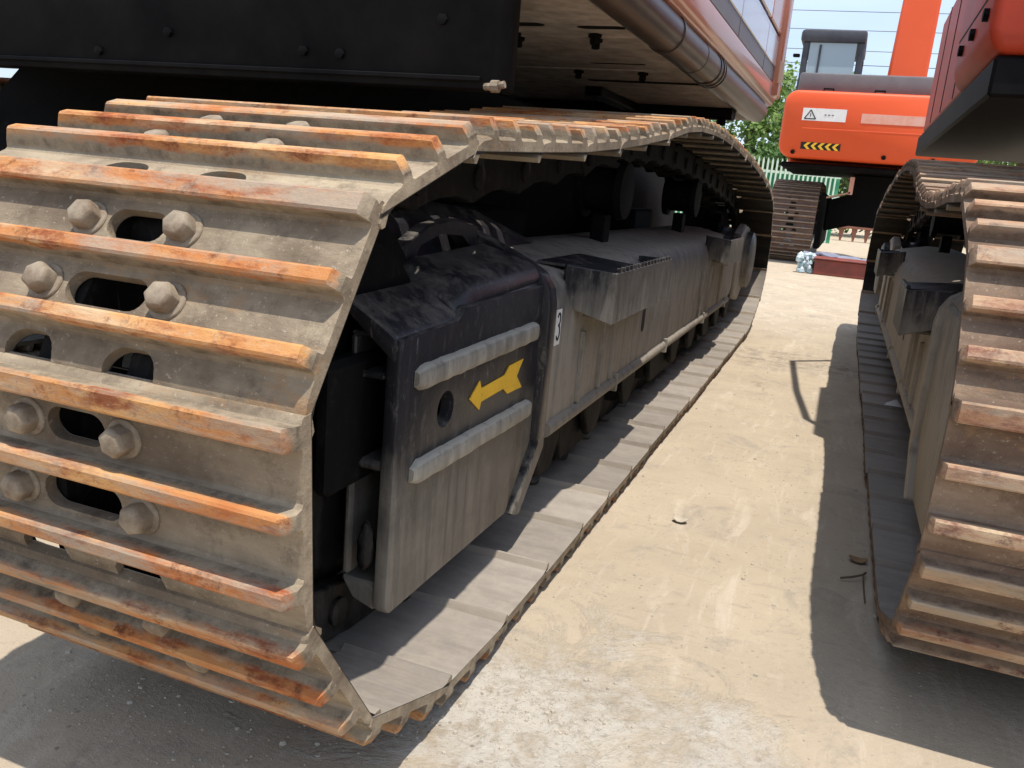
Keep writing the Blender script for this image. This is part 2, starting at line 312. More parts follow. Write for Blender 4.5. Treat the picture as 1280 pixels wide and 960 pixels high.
def link(name, me, parent=None, loc=Vector((0, 0, 0))):
    o = bpy.data.objects.new(name, me); C.objects.link(o); WL[o.name] = Vector(loc)
    o.location = Vector(loc) - (loc_of(parent) if parent else Vector((0, 0, 0)))
    if parent: o.parent = parent
    return o
def part(name, mb, mat, parent=None, bevel=0, xf=None, seg=1, smooth=35, raw=False):
    """mesh given in working units (or metres when raw), linked with its origin at its middle"""
    f = xf or (lambda p: p)
    g_ = (lambda p: f(p)) if raw else (lambda p: T(f(p)))
    pts = [g_(v) for v in mb.v]
    c = Vector([(min(p[i] for p in pts) + max(p[i] for p in pts)) / 2 for i in range(3)])
    me = mb.mesh(name, c, g_, mat if isinstance(mat, (list, tuple)) else (mat,), bevel, seg, smooth)
    return link(name, me, parent, c)
def tag(o, label=None, cat=None, group=None, kind=None):
    if label: o['label'] = label
    if cat: o['category'] = cat
    if group: o['group'] = group
    if kind: o['kind'] = kind
    return o
def empty(name, loc, label, cat, group=None):
    o = bpy.data.objects.new(name, None); C.objects.link(o); o.location = loc; o.empty_display_size = 0.2; WL[o.name] = Vector(loc)
    return tag(o, label, cat, group)
def cut(mesh, cutters):
    """real holes: boolean difference evaluated once"""
    a = bpy.data.objects.new('tmp_a', mesh); C.objects.link(a); tmp = [a]
    for cm in cutters:
        b = bpy.data.objects.new('tmp_b', cm); C.objects.link(b); tmp.append(b)
        md = a.modifiers.new('b', 'BOOLEAN'); md.operation = 'DIFFERENCE'; md.object = b; md.solver = 'EXACT'; md.material_mode = 'TRANSFER'
    bpy.context.view_layer.update()
    out = bpy.data.meshes.new_from_object(a.evaluated_get(bpy.context.evaluated_depsgraph_get()))
    for o in tmp: bpy.data.objects.remove(o)
    for p in out.polygons: p.use_smooth = True
    out.set_sharp_from_angle(angle=math.radians(24))
    return out
def stadium(cx, cy, w, h, r=None, n=5):
    r = min(w, h) / 2 if r is None else r; pts = []
    for qx, qy, a0 in ((1, 1, 0), (-1, 1, 90), (-1, -1, 180), (1, -1, 270)):
        for k in range(n + 1):
            a = math.radians(a0 + 90 * k / n); pts.append((cx + qx * (w / 2 - r) + r * math.cos(a), cy + qy * (h / 2 - r) + r * math.sin(a)))
    return pts

# ------------------------------------------------------------------ track shoes
PITCH = 0.316
def shoe_profile(h, kx, gw=1.0):
    """closed section (u along the chain, v outward), grouser height factor h"""
    V0 = 0.020
    def gr(c, rt, tp, H=0.057):
        t = V0 + (H - V0) * h; f = V0 + (t - V0) * 0.16
        return [(c - rt, V0), (c - rt * 0.72, f), (c - tp - 0.001, t - 0.003 * h), (c - tp + 0.003, t), (c + tp - 0.003, t), (c + tp + 0.001, t - 0.003 * h), (c + rt * 0.72, f), (c + rt, V0)]
    p = [(0.0, 0.0), (0.0, 0.016), (0.003, V0)]
    a = gr(0.025, 0.022, 0.016 * gw, 0.051); p += a[1:]
    p += gr(0.140, 0.0205, 0.011 * gw); p += gr(0.250, 0.0205, 0.011 * gw)
    p += [(0.300, 0.017), (0.322, 0.009), (0.338, -0.010), (0.335, -0.019), (0.326, -0.019), (0.314, -0.005), (0.294, 0.0)]
    return p
def shoe_mesh(name, mat, half=0.380, gw=1.0, holes=True):
    st = [(-half, 0.42), (-half + 0.010, 1.0)]
    st += [(0, 1.0)] + [(-x, h) for x, h in st[::-1]]
    mb = MB(); mb.loft([[(x * U, u * U, v * U) for u, v in shoe_profile(h, 0, gw)] for x, h in st])
    me = mb.mesh(name, mats=(mat,), smooth=24)
    if not holes: return me
    def cm(poly):
        m = MB(); m.prism([(x * U, y * U) for x, y in poly], 2, -0.06 * U, 0.12 * U); return m.mesh('c', mats=(mat,))
    cs = [cm(stadium(0, 0.086, 0.108, 0.050)), cm(stadium(0, 0.197, 0.148, 0.052))]
    for s in (-1, 1): cs.append(cm(stadium(s * 0.092, 0.335, 0.090, 0.122, 0.034)))
    out = cut(me, cs); out.name = name
    return out
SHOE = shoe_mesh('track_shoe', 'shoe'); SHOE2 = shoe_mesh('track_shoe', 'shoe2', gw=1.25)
def bolt_mesh():
    mb = MB(); r = 0.0215
    mb.lathe([(0.018, 0.030), (0.023, 0.030), (0.024, 0.028)], (0, 0, 0), 2, 20)
    hexr = lambda k, z: [(k * math.cos(math.radians(60 * i + 12)), k * math.sin(math.radians(60 * i + 12)), z) for i in range(6)]
    mb.loft([hexr(r * 1.08, 0.023), hexr(r * 1.08, 0.042), hexr(r * 0.92, 0.0475), hexr(r * 0.5, 0.050)])
    mb.v = [v * U for v in mb.v]
    return mb.mesh('bolt', mats=('bolt',), bevel=0.0010, smooth=30)
BOLT = bolt_mesh()
def link_mesh():
    mb = MB(); L = PITCH; pts = []
    # waisted plate with two round bosses, on the inside of the shoe
    for c, a0, a1 in ((L + 0.012, -80, 80), (0.012, 100, 260)):
        for k in range(9):
            a = math.radians(a0 + (a1 - a0) * k / 8); pts.append((c + 0.062 * math.cos(a), -0.078 + 0.062 * math.sin(a)))
    pts = pts[:9] + [(L * 0.72, -0.003), (L * 0.3, -0.003)] + pts[9:] + [(L * 0.35, -0.118), (L * 0.65, -0.118)]
    for s in (-1, 1): mb.prism([(a * U, b * U) for a, b in pts], 0, s * 0.062 * U, s * 0.105 * U)
    me = mb.mesh('track_link', mats=('link',), bevel=0.003, smooth=40)
    pb = MB(); pb.lathe([(-0.118, 0.020), (-0.115, 0.030), (-0.062, 0.030), (-0.06, 0.037), (0.06, 0.037), (0.062, 0.030), (0.115, 0.030), (0.118, 0.020)], (0, L, -0.078), 0, 18)
    pb.v = [v * U for v in pb.v]
    pm = pb.mesh('track_pin', mats=('link',), smooth=40)
    return me, pm
LINK, PIN = link_mesh()

def spline(P, n=24):
    out = []; N = len(P)
    for i in range(N):
        a, b, c, d = P[i - 1], P[i], P[(i + 1) % N], P[(i + 2) % N]
        for k in range(n):
            t = k / n
            out.append(tuple(0.5 * (2 * b[j] + (c[j] - a[j]) * t + (2 * a[j] - 5 * b[j] + 4 * c[j] - d[j]) * t * t + (3 * b[j] - a[j] - 3 * c[j] + d[j]) * t ** 3) for j in (0, 1)))
    return out
def joints(P):
    D = spline(P); n = len(D)
    def walk(p, N=None):
        J = [D[0]]; i = 0; cur = D[0]; turns = 0
        while True:
            j = i
            while True:
                j += 1
                if j > n + 400: break
                q = D[j % n]
                if math.dist(cur, q) >= p and j - i > 1:
                    a = D[(j - 1) % n]; lo, hi = 0.0, 1.0
                    for _ in range(20):
                        t = (lo + hi) / 2; m_ = (a[0] + (q[0] - a[0]) * t, a[1] + (q[1] - a[1]) * t)
                        if math.dist(cur, m_) < p: lo = t
                        else: hi = t
                    cur = m_; i = j - 1; break
            J.append(cur)
            if N is not None and len(J) == N + 1: return J, i + lo
            if N is None and i >= n - 1: return J, i
            if len(J) > 200: return J, i
    J, _ = walk(PITCH); N = len(J) - 1
    lo_, hi_ = PITCH * 0.9, PITCH * 1.1
    for _ in range(26):
        p = (lo_ + hi_) / 2; J, e = walk(p, N)
        if e < n: lo_ = p
        else: hi_ = p
    return J[:-1]
def build_track(root, P, xc, shoe, bolts=lambda k, y, z: False, links=True, half=0.398):
    J = joints(P); N = len(J)
    rng = random.Random(5)
    for k in range(N):
        a = Vector((0, J[k][0], J[k][1])); b = Vector((0, J[(k + 1) % N][0], J[(k + 1) % N][1]))
        u = (b - a).normalized(); x = Vector((-1, 0, 0)); v = x.cross(u)          # outward
        org = T(Vector((xc + rng.uniform(-.004, .004), a.y, a.z)) - v * 0.012)
        Mx = Matrix.Translation(org) @ Matrix((x, u, v)).transposed().to_4x4()
        sc = (b - a).length / PITCH
        o = bpy.data.objects.new('track_shoe', shoe); C.objects.link(o); o.parent = root
        o.matrix_local = Matrix.Translation(-loc_of(root)) @ Mx @ Matrix.Diagonal((1, sc, 1, 1))
        if bolts(k, a.y, a.z):
            for bx, bu in ((-.089, .086), (.089, .086), (-.113, .198), (.113, .198)):
                c = bpy.data.objects.new('bolt', BOLT); C.objects.link(c); c.parent = o; c.location = (bx * U, bu * U, 0.0)
                c.rotation_euler.z = rng.uniform(0, 1)
        if links:
            for nm, me in (('track_link', LINK), ('track_pin', PIN)):
                c = bpy.data.objects.new(nm, me); C.objects.link(c); c.parent = o
    return J

def build_machine_lower(root, P, xe, s, dy, face, shoe, mats, boltf, arrow=True, step1=(2.41, 3.40), step2=(5.15, 5.90), stepd=0.10):
    """xe = outer edge of the shoes, s = +1 when the outside looks toward +X; d = distance inward from the edge"""
    X = lambda d: xe - s * d
    ww = 0.380; xc = X(ww); k = face - 0.14          # k shifts the frame sideways
    build_track(root, P, xc, shoe, boltf)
    fx = lambda p: Vector((X(p[0] + k), p[1] + dy, p[2]))
    fm, gm, wm, flm, sm, im = mats
    # --- side frame: box beam with rounded shoulders
    sec = [(0.14, -0.70), (0.14, -0.36), (0.146, -0.315), (0.165, -0.275), (0.195, -0.25), (0.24, -0.238), (0.40, -0.205), (0.56, -0.205), (0.64, -0.24), (0.66, -0.30), (0.66, -0.70)]
    mb = MB(); mb.loft([[(d, y, z) for d, z in sec] for y in (2.2, 3.4, 5.2, 6.3)])
    # drawn-in rear end
    mb.loft([[(d, 6.302, z) for d, z in sec], [(0.17 + (d - .14) * .9, 6.75, -0.45 + (z + .45) * 0.78) for d, z in sec]])
    frm = part('side_frame', mb, fm, root, 0.004, fx)
    # slot in the web, a flat black patch painted as its dark inside
    q = MB(); q.prism(stadium(3.455, -0.50, 0.055, 0.125, 0.02), 0, 0.1385, 0.139); part('drain_slot', q, 'ink', frm, 0, fx)
    # half round ledge along the bottom, in welded lengths
    y = 2.26
    for L in (0.78, 0.95, 1.15, 0.95, 0.22):
        q = MB(); q.tube([(0.146, y, -0.70), (0.146, y + L * .5, -0.70), (0.146, y + L - 0.02, -0.70)], 0.024, 12); part('ledge_bar', q, flm, frm, 0, fx); y += L
        q = MB(); q.box(0.12, 0.155, y - 0.012, y + 0.0, -0.735, -0.665)
        if y < 6.2: part('weld_bead', q, fm, frm, 0.003, fx)
    # upright seams / stiffener strips on the web
    for yy, wd, z0, z1 in ((2.545, 0.020, -0.672, -0.44), (2.79, 0.018, -0.672, -0.42), (2.95, 0.012, -0.672, -0.44), (4.95, 0.02, -0.672, -0.40), (5.25, 0.02, -0.672, -0.40), (5.75, 0.02, -0.672, -0.42)):
        q = MB(); q.box(0.126, 0.142, yy - wd / 2, yy + wd / 2, z0, z1); part('stiffener', q, fm, frm, 0.002, fx)
    # hump over the recoil spring
    q = MB(); hp = [(0.40, -0.25), (0.44, -0.12), (0.50, -0.07), (0.74, -0.06), (0.78, -0.12), (0.80, -0.26)]
    q.loft([[(d, y_, -0.25 + (z + .25) * f) for d, z in hp] for y_, f in ((1.62, 0.82), (1.80, 0.98), (2.10, 1.0), (2.45, 0.85), (3.02, 0.12))]); part('spring_cover', q, gm, frm, 0.004, fx)
    # --- transverse joint plate (rim)
    rim = [(0.118, -0.70), (0.118, -0.32), (0.126, -0.275), (0.15, -0.235), (0.20, -0.205), (0.30, -0.165), (0.36, -0.143), (0.46, -0.135), (0.55, -0.145), (0.66, -0.20),
           (0.66, -0.70)]
    q = MB(); q.loft([[(d, y_, z) for d, z in rim] for y_ in (2.135, 2.198)]); part('joint_plate', q, 'rim' if arrow else gm, frm, 0.006, fx, 2)
    # --- front guard box (hollow), Y 1.34 .. 2.135
    side = [(1.34, -0.845), (1.345, -0.30), (1.60, -0.292), (1.64, -0.268), (2.134, -0.262), (2.134, -0.70), (1.985, -0.865), (1.36, -0.862)]
    q = MB(); q.prism(side, 0, 0.14, 0.17); me_pts = q
    c = T(fx(Vector((0.155, 1.74, -0.56))))
    base = q.mesh('guard_plate', c, lambda p: T(fx(p)), (gm,), 0.005, 2)
    ch = MB(); ch.prism([(1.558 + 0.040 * math.cos(2 * math.pi * i / 20), -0.478 + 0.040 * math.sin(2 * math.pi * i / 20)) for i in range(20)], 0, 0.10, 0.22)
    me = cut(base, [ch.mesh('c', c, lambda p: T(fx(p)), (gm,))])
    gp = link('guard_plate', me, root, c)
    # lower rear edge plate of the rim that follows the cut corner
    q = MB(); q.prism([(2.137, -0.60), (2.198, -0.60), (2.198, -0.73), (2.035, -0.882), (1.988, -0.868), (2.137, -0.705)], 0, 0.119, 0.21); part('corner_plate', q, 'rim' if arrow else gm, root, 0.004, fx)
    # top of the box: stepped cover
    def deck(nm, sec, ys, holes=()):
        q = MB(); q.loft([[(d, y_, z0 + dz) for d, dz in sec] for y_, z0 in ys])
        if not holes: return part(nm, q, gm, root, 0.005, fx, 2)
        base = q.mesh(nm, c, lambda p: T(fx(p)), (gm,), 0.004)
        cs = []
        for poly in holes:
            h_ = MB(); h_.prism(poly, 2, -.5, .3); cs.append(h_.mesh('c', c, lambda p: T(fx(p)), (gm,)))
        return link(nm, cut(base, cs), root, c)
    deck('front_deck', [(0.143, -0.030), (0.150, -0.012), (0.166, 0.0), (0.20, 0.020), (0.262, 0.054), (0.262, 0.03), (0.155, -0.055)], [(1.342, -0.288), (1.69, -0.276)])
    # raised platform with a sloping front, its opening next to the idler
    deck('raised_deck', [(0.150, -0.040), (0.168, -0.014), (0.185, 0.0), (0.24, 0.016), (0.33, 0.036), (0.33, -0.03), (0.165, -0.06)], [(1.615, -0.262), (1.70, -0.228), (1.73, -0.222), (2.134, -0.205)])
    deck('side_fillet', [(0.1405, -0.06), (0.150, -0.04), (0.172, -0.02), (0.20, -0.01), (0.20, -0.06)], [(1.62, -0.262), (1.72, -0.236), (2.134, -0.222)])
    # fork cheek rising beside the idler, with its opening
    q = MB(); q.prism([(1.62, -0.32), (1.62, -0.23), (1.72, -0.165), (1.84, -0.118), (1.98, -0.105), (2.134, -0.125), (2.134, -0.30)], 0, 0.345, 0.385)
    base = q.mesh('fork_cheek', c, lambda p: T(fx(p)), (gm,), 0.004)
    ch = MB(); ch.prism([(1.76, -0.205), (1.80, -0.165), (1.90, -0.142), (2.03, -0.148), (2.10, -0.185), (2.10, -0.205)], 0, 0.25, 0.45)
    me = cut(base, [ch.mesh('c', c, lambda p: T(fx(p)), (gm,))]); link('fork_cheek', me, root, c)
    # square tube mouth at the top of the box
    q = MB(); o0, o1 = 0.148, 0.248; zt, zb = -0.292, -0.382
    t = 0.012
    q.box(o0 + .024, o1, 1.348, 2.0, zb, zb + t); q.box(o1 - t, o1, 1.348, 2.0, zb + t + .001, zt - t); q.box(o0 + .024, o1, 1.348, 2.0, zt - t + .001, zt - .004)
    part('square_tube', q, gm, root, 0.003, fx)
    # lower arm and inner web of the C shaped mouth
    q = MB(); q.box(0.171, 0.255, 1.352, 1.95, -0.566, -0.546); q.box(0.235, 0.255, 1.356, 1.95, -0.80, -0.567); part('inner_web', q, gm, root, 0.006, fx)
    q = MB(); q.loft([[(0.171, y_, -0.80), (0.171, y_, -0.862 + e), (0.225, y_, -0.845 + e), (0.255, y_, -0.80)] for y_, e in ((1.35, 0), (1.6, 0), (1.95, 0.01))]); part('toe_plate', q, gm, root, 0.006, fx)
    # lump of dried mud and grease at the toe
    q = MB(); rr = random.Random(3); rings = []
    for i in range(13):
        a = math.pi * (i + .15) / 12.3; zc = -0.722 + 0.050 * math.cos(a) * (1 + .1 * math.sin(i))
        rings.append([(0.193 + 0.017 * math.sin(a) * math.cos(t) * rr.uniform(.70, 1.22), 1.345 + 0.020 * math.sin(a) * math.sin(t) * rr.uniform(.70, 1.22), zc + rr.uniform(-.003, .003)) for t in [2 * math.pi * k / 15 for k in range(15)]])
    q.loft(rings)
    part('mud_lump', q, 'link', root, 0, fx, 1, 60)
    # worn half round bars across the guard
    for (z0, z1) in ((-0.385, -0.378), (-0.580, -0.588)) if arrow else ():
        q = MB(); pts = []
        ry = random.Random(int(-z0 * 1000)); sec_ = []
        for i in range(31):
            t_ = i / 30 + (ry.uniform(-.008, .008) if 0 < i < 30 else 0); e = min(1, .55 + t_ * 12, .6 + (1 - t_) * 14)
            y_ = 1.405 + t_ * 0.675; z_ = z0 + (z1 - z0) * t_ + ry.uniform(-.0011, .0011)
            rd = (0.0255 + ry.uniform(-.0009, .0011)) * e
            sec_.append([(0.139 - rd * (0.72 if j in (0, 8) else 1) * 0.80 * min(1, 1.25 * math.sin(a)), y_ , z_ + rd * (1.02 * math.cos(a) + .10 * math.sin(a))) for j, a in [(j, math.pi * j / 8) for j in range(9)]])
        q.loft(sec_); part('guard_bar', q, wm, gp, 0, fx, smooth=50)
    if arrow:
        pts = [(1.679, -.482), (1.731, -.449), (1.742, -.469), (1.887, -.464), (1.915, -.445), (2.012, -.443), (1.972, -.482), (2.016, -.519), (1.914, -.517), (1.884, -.498), (1.747, -.502), (1.739, -.520)]
        q = MB(); q.prism(pts, 0, 0.1375, 0.1405); part('arrow_decal', q, 'yellow', gp, 0, fx)
        q = MB(); q.box(0.1375, 0.1405, 2.262, 2.306, -0.447, -0.343); st = part('number_decal', q, 'white', frm, 0, fx)
        # the figure 3 with its rounded frame line
        def stroke(path, wd, name):
            q = MB()
            for a_, b_ in zip(path, path[1:]):
                dx_, dz_ = b_[0] - a_[0], b_[1] - a_[1]; l_ = math.hypot(dx_, dz_) or 1; nx, nz = -dz_ / l_ * wd / 2, dx_ / l_ * wd / 2; ex, ez = dx_ / l_ * wd * .3, dz_ / l_ * wd * .3
                q.prism([(a_[0] + nx - ex, a_[1] + nz - ez), (b_[0] + nx + ex, b_[1] + nz + ez), (b_[0] - nx + ex, b_[1] - nz + ez), (a_[0] - nx - ex, a_[1] - nz - ez)], 0, 0.1362, 0.1374)
            part(name, q, 'ink', st, 0, fx)
        arc = lambda cy, cz, r1, r2, a0, a1, n=10: [(cy + r1 * math.cos(math.radians(a0 + (a1 - a0) * i / n)), cz + r2 * math.sin(math.radians(a0 + (a1 - a0) * i / n))) for i in range(n + 1)]
        stroke(arc(2.282, -.372, .0125, .017, 150, -90) + arc(2.282, -.410, .0135, .021, 90, -150), .0065, 'figure_three')
    # --- steps: open trays welded on the shoulder
    def tray(y0, y1, dout, din, z0, z1, teeth=True):
        e = din - dout
        q = MB()
        q.box(dout, dout + .012, y0 + 0.10 * (e > .05), y1, z0, z1)
        q.loft([[(dout + .001, y0 + .101 * (e > .05), z0), (dout + .001, y0 + .101 * (e > .05), z1), (din, y0 - .02, z1 + .02), (din, y0 - .02, z0 + .06)], [(dout + .013, y0 + .115 * (e > .05), z0), (dout + .013, y0 + .115 * (e > .05), z1), (din + .012, y0, z1 + .02), (din + .012, y0, z0 + .06)]])
        q.box(dout + .013, din + .01, y1 - .014, y1 - .001, z0 + .01, z1 - .001)
        b_ = part('step_tray', q, sm, frm, 0.002, fx)
        q = MB(); q.box(dout + .013, din + .01, y0 + .12, y1 - .015, z0 + .012, z0 + .022)
        part('tray_floor', q, sm, b_, 0, fx)
        if teeth:
            n = 16
            for i in range(n):
                yy = y0 + .14 + (y1 - y0 - .2) * i / (n - 1)
                q = MB(); q.box(dout - .001, dout + .013, yy, yy + .018, z1 + .0005, z1 + .013); part('tooth', q, sm, b_, 0.001, fx)
            # tread plate over the near half of the tray
            q = MB(); q.loft([[(dout + .014, y0 + .12, z1 - .004), (dout + .014, y0 + .12, z1 + .004), (din + .10, y0 - .0, z1 + .022), (din + .10, y0, z1 + .014)], [(dout + .014, y0 + .44, z1 - .004), (dout + .014, y0 + .44, z1 + .004), (din + .10, y0 + .44, z1 + .022), (din + .10, y0 + .44, z1 + .014)]])
            part('tread_plate', q, sm, b_, 0, fx)
    tray(step1[0], step1[1], 0.14 - stepd, 0.165, -0.405, -0.245)
    tray(step2[0], step2[1], 0.14 - stepd, 0.165, -0.385, -0.23, False)
    # --- idler wheel, rollers, sprocket
    xw = X(0.380)
    fw = lambda p: Vector((xw + p[0], p[1] + dy, p[2]))
    q = MB(); q.lathe([(-.105, .10), (-.10, .33), (-.06, .345), (-.055, .40), (.055, .40), (.06, .345), (.10, .33), (.105, .10)], (0, 1.40, -0.46), 0, 40); part('idler_wheel', q, im, root, 0, fw)
    q = MB(); q.box(-.16, -.115, 1.25, 2.0, -.60, -.34); q.box(.115, .16, 1.25, 2.0, -.60, -.34); part('idler_yoke', q, im, root, .01, fw)
    q = MB(); q.lathe([(-.15, .03), (-.15, .11), (.15, .11), (.15, .03)], (0, 1.40, -0.46), 0, 24); part('idler_hub', q, im, root, 0, fw)
    for i in range(9):
        yy = 2.35 + i * 0.52
        q = MB(); q.lathe([(-.19, .03), (-.19, .055), (-.14, .06), (-.135, .135), (-.11, .14), (-.105, .108), (.105, .108), (.11, .14), (.135, .135), (.14, .06), (.19, .055), (.19, .03)], (0, yy, -0.805), 0, 24); ro = part('track_roller', q, im, root, 0, fw)
        q = MB(); q.prism([(yy - .13, -.70), (yy - .11, -.78), (yy - .05, -.86), (yy + .05, -.86), (yy + .11, -.78), (yy + .13, -.70)], 0, s * .20, s * .225); part('roller_bracket', q, im, ro, .004, fw)
    for a_, b_ in ((2.55, 3.15), (4.1, 4.8), (5.4, 6.0)):
        q = MB(); q.prism([(a_, -.70), (a_ + .06, -.90), (b_ - .1, -.90), (b_, -.70)], 0, s * .17, s * .19); part('track_guide_plate', q, im, root, .004, fw)
    for yy in (3.5, 5.3):
        q = MB(); q.lathe([(-.10, .05), (-.10, .115), (-.07, .12), (-.065, .09), (.065, .09), (.07, .12), (.10, .115), (.105, .05)], (0, yy, 0.0), 0, 28); cr = part('carrier_roller', q, im, root, 0, fw)
        q = MB(); q.box(-.03, .03, yy - .05, yy + .05, -.22, -.10); part('roller_stand', q, im, cr, .005, fw)
    q = MB(); ring = []
    for i in range(84):
        a = 2 * math.pi * i / 84; r_ = 0.43 if i % 4 < 2 else 0.36; ring.append((7.22 + r_ * math.cos(a), -0.46 + r_ * math.sin(a)))
    q.prism(ring, 0, -.03, .03); spk = part('drive_sprocket', q, im, root, 0, fw)
    q = MB(); q.lathe([(s * .03, .25), (s * .16, .25), (s * .18, .235), (s * .28, .225), (s * .295, .19), (s * .30, .03)], (0, 7.22, -0.46), 0, 32); part('final_drive_cover', q, sm, spk, 0, fw)
    q = MB(); q.prism([(6.70, -.72), (6.70, -.24), (7.0, -.17), (7.3, -.20), (7.42, -.40), (7.35, -.68), (7.05, -.78)], 0, s * .17, s * .235); part('drive_bracket', q, fm, root, .01, fw)
    return X

P1 = [(0.87, -0.614), (1.043, -0.863), (1.32, -0.975), (1.62, -1.0), (2.4, -1.0), (3.4, -1.0), (4.4, -1.0), (5.4, -1.0), (6.3, -1.0), (6.75, -0.99), (7.1, -0.95), (7.42, -0.865), (7.68, -0.69), (7.76, -0.45),
      (7.68, -0.22), (7.42, -0.02), (7.0, 0.09), (6.3, 0.165), (5.46, 0.225), (4.4, 0.275), (3.73, 0.275), (3.24, 0.245), (2.79, 0.18), (2.475, 0.145), (2.2, 0.115), (1.82, 0.082), (1.55, 0.068), (1.29, 0.050), (1.014, -0.046), (0.85, -0.303)]
P2 = [(1.715, -0.62), (1.88, -0.87), (2.15, -0.98), (2.45, -1.0), (3.2, -1.0), (4.2, -1.0), (5.2, -1.0), (6.2, -1.0), (7.1, -1.0), (7.6, -0.985), (7.95, -0.94), (8.28, -0.84), (8.5, -0.66), (8.56, -0.44),
      (8.46, -0.20), (8.2, -0.02), (7.8, 0.03), (7.1, 0.12), (6.27, 0.19), (5.4, 0.235), (4.785, 0.235), (4.3, 0.205), (3.9, 0.125), (3.588, 0.07), (3.25, 0.045), (2.895, 0.040), (2.5, 0.055), (2.2, 0.055), (1.93, -0.035), (1.70, -0.30)]

# ------------------------------------------------------------------ ground
q = MB(); G = 400
q.add([(-G, -60, -EYE), (G, -60, -EYE), (G, 900, -EYE), (-G, 900, -EYE)], [(0, 1, 2, 3)])
tag(part('ground', q, 'ground'), kind='structure')

# ------------------------------------------------------------------ machine 1
m1 = empty('excavator', T((-2.4, 4.2, -EYE)), 'excavator with yellow arrow decal on its track frame, rusty triple-grouser track filling the left side', 'excavator')
build_machine_lower(m1, P1, -0.58, 1, 0.0, 0.14, SHOE, ('frame', 'guard', 'worn', 'flange', 'step', 'inner'), lambda k, y, z: y < 2.3 and z > -0.9)
# centre frame between the tracks, raised and lengthened to keep the interior dark
q = MB(); q.prism([(2.3, -.62), (2.5, -.15), (3.0, .38), (7.6, .34), (8.0, .0), (8.0, -.62)], 0, -3.6, -1.50); part('centre_frame', q, 'inner', m1, .01)
q = MB(); q.lathe([(0.38, .95), (0.48, .95), (0.48, .85), (0.55, .84)], (-2.9, 4.25, 0), 2, 40); part('slewing_ring', q, 'inner', m1)
for yy in (3.0, 5.4):
    q = MB(); q.box(-1.6, -1.2, yy - .25, yy + .25, -.62, -.1); part('frame_leg', q, 'inner', m1, .01)

build_track(m1, P1, -4.10, SHOE, links=False)
q = MB(); q.box(-4.45, -3.80, 2.2, 6.5, -.70, -.20); part('side_frame', q, 'frame', m1, .02)

# upper body, slewed three degrees
YAW = math.radians(1.4); v_ = Vector((math.sin(YAW), math.cos(YAW))); n_ = Vector((-math.cos(YAW), math.sin(YAW)))
def hb(p): a, b, z = p; return Vector((-0.80 + n_.x * a + v_.x * b, 2.6 + n_.y * a + v_.y * b, z))
b0, b1 = -0.10, 3.86
seams = [(-0.10, 0.62), (0.62, 1.46), (1.46, 2.95), (2.95, 3.80)]
for i, (s0, s1) in enumerate(seams):
    zz = (0.550, 0.552, 0.550, 0.560)[i]
    q = MB(); q.box(0.02, 3.6, s0 + .008, s1 - .008, zz, zz + .022)
    cs = []
    for (a, b, L, W) in ((( 0.42, 0.40, .20, .07), (0.12, .44, .18, .06)), ((0.30, 1.28, .26, .035),), ((0.32, 1.86, .62, .085),), ())[i]:
        c_ = MB(); c_.prism(stadium(a, b, L, W), 2, .4, .7); cs.append(c_)
    c0 = T(hb(Vector((1.5, (s0 + s1) / 2, zz))))
    me = q.mesh('belly_panel', c0, lambda p: T(hb(p)), ('belly',), .003)
    if cs: me = cut(me, [c_.mesh('c', c0, lambda p: T(hb(p)), ('ink',)) for c_ in cs])  # slot walls coloured black for the shade inside them
    bp = link('belly_panel', me, m1, c0)
    for a in (0.18, 0.50, 0.86):
        q = MB(); bb = s0 + .05 if i else .56
        q.lathe([(-.001, .026), (-.012, .026), (-.014, .017), (-.036, .017), (-.038, .012)], (a + .03 * i, bb, zz), 2, 6); part('panel_bolt', q, 'black', bp, 0, hb)
q = MB(); q.box(0.0, 3.6, b0, b1, .592, .66); part('floor_frame', q, 'ink', m1, 0, hb)  # black behind the belly slots so they read as dark
# lower crossbeam (dark) with its bolts and the bracket that runs to it
q = MB(); q.prism([(2.90, .50), (2.90, .552), (3.06, .552), (3.06, .50), (3.03, .485), (2.93, .485)], 0, 0.03, 1.6)
cb = part('crossbeam', q, 'black', m1, .004, hb)
for a in (0.10, 0.42, 0.60, 1.0):
    q = MB(); q.lathe([(-.001, .03), (-.03, .03), (-.034, .02)], (a, 2.97, .484), 2, 6); part('beam_bolt', q, 'black', cb, 0, hb)
q = MB(); q.prism([(0.62, 2.1), (0.72, 2.1), (0.72, 2.90), (0.62, 2.90)], 2, .50, .549); part('bracket_plate', q, 'black', m1, .004, hb)
# black box at the near end
q = MB(); q.prism([(-1.02, 2.50), (-1.055, 2.47), (-5.6, 2.47), (-5.6, 2.56), (-1.02, 2.56)], 2, .262, 1.5)
bx = part('belly_box', q, 'black', m1, .012, None, 2)
for X_, Z_ in ((-1.24, .46), (-1.60, .35), (-1.74, .355), (-2.3, .40), (-2.62, .33)):
    q = MB(); q.lathe([(0, .017), (-.010, .017), (-.012, .010)], (X_, 2.468, Z_), 1, 6); part('box_bolt', q, 'black', bx, 0)
q = MB(); q.box(-4.5, -1.10, 2.455, 2.469, .285, .300); part('box_lip', q, 'black', bx, .002)
q = MB(); q.tube([(-1.07, 2.44, .268), (-1.03, 2.42, .268), (-1.0, 2.42, .275)], .011, 8); q.lathe([(-.012, .018), (.012, .018)], (-1.03, 2.42, .268), 0, 8); part('grease_fitting', q, 'bolt', bx)
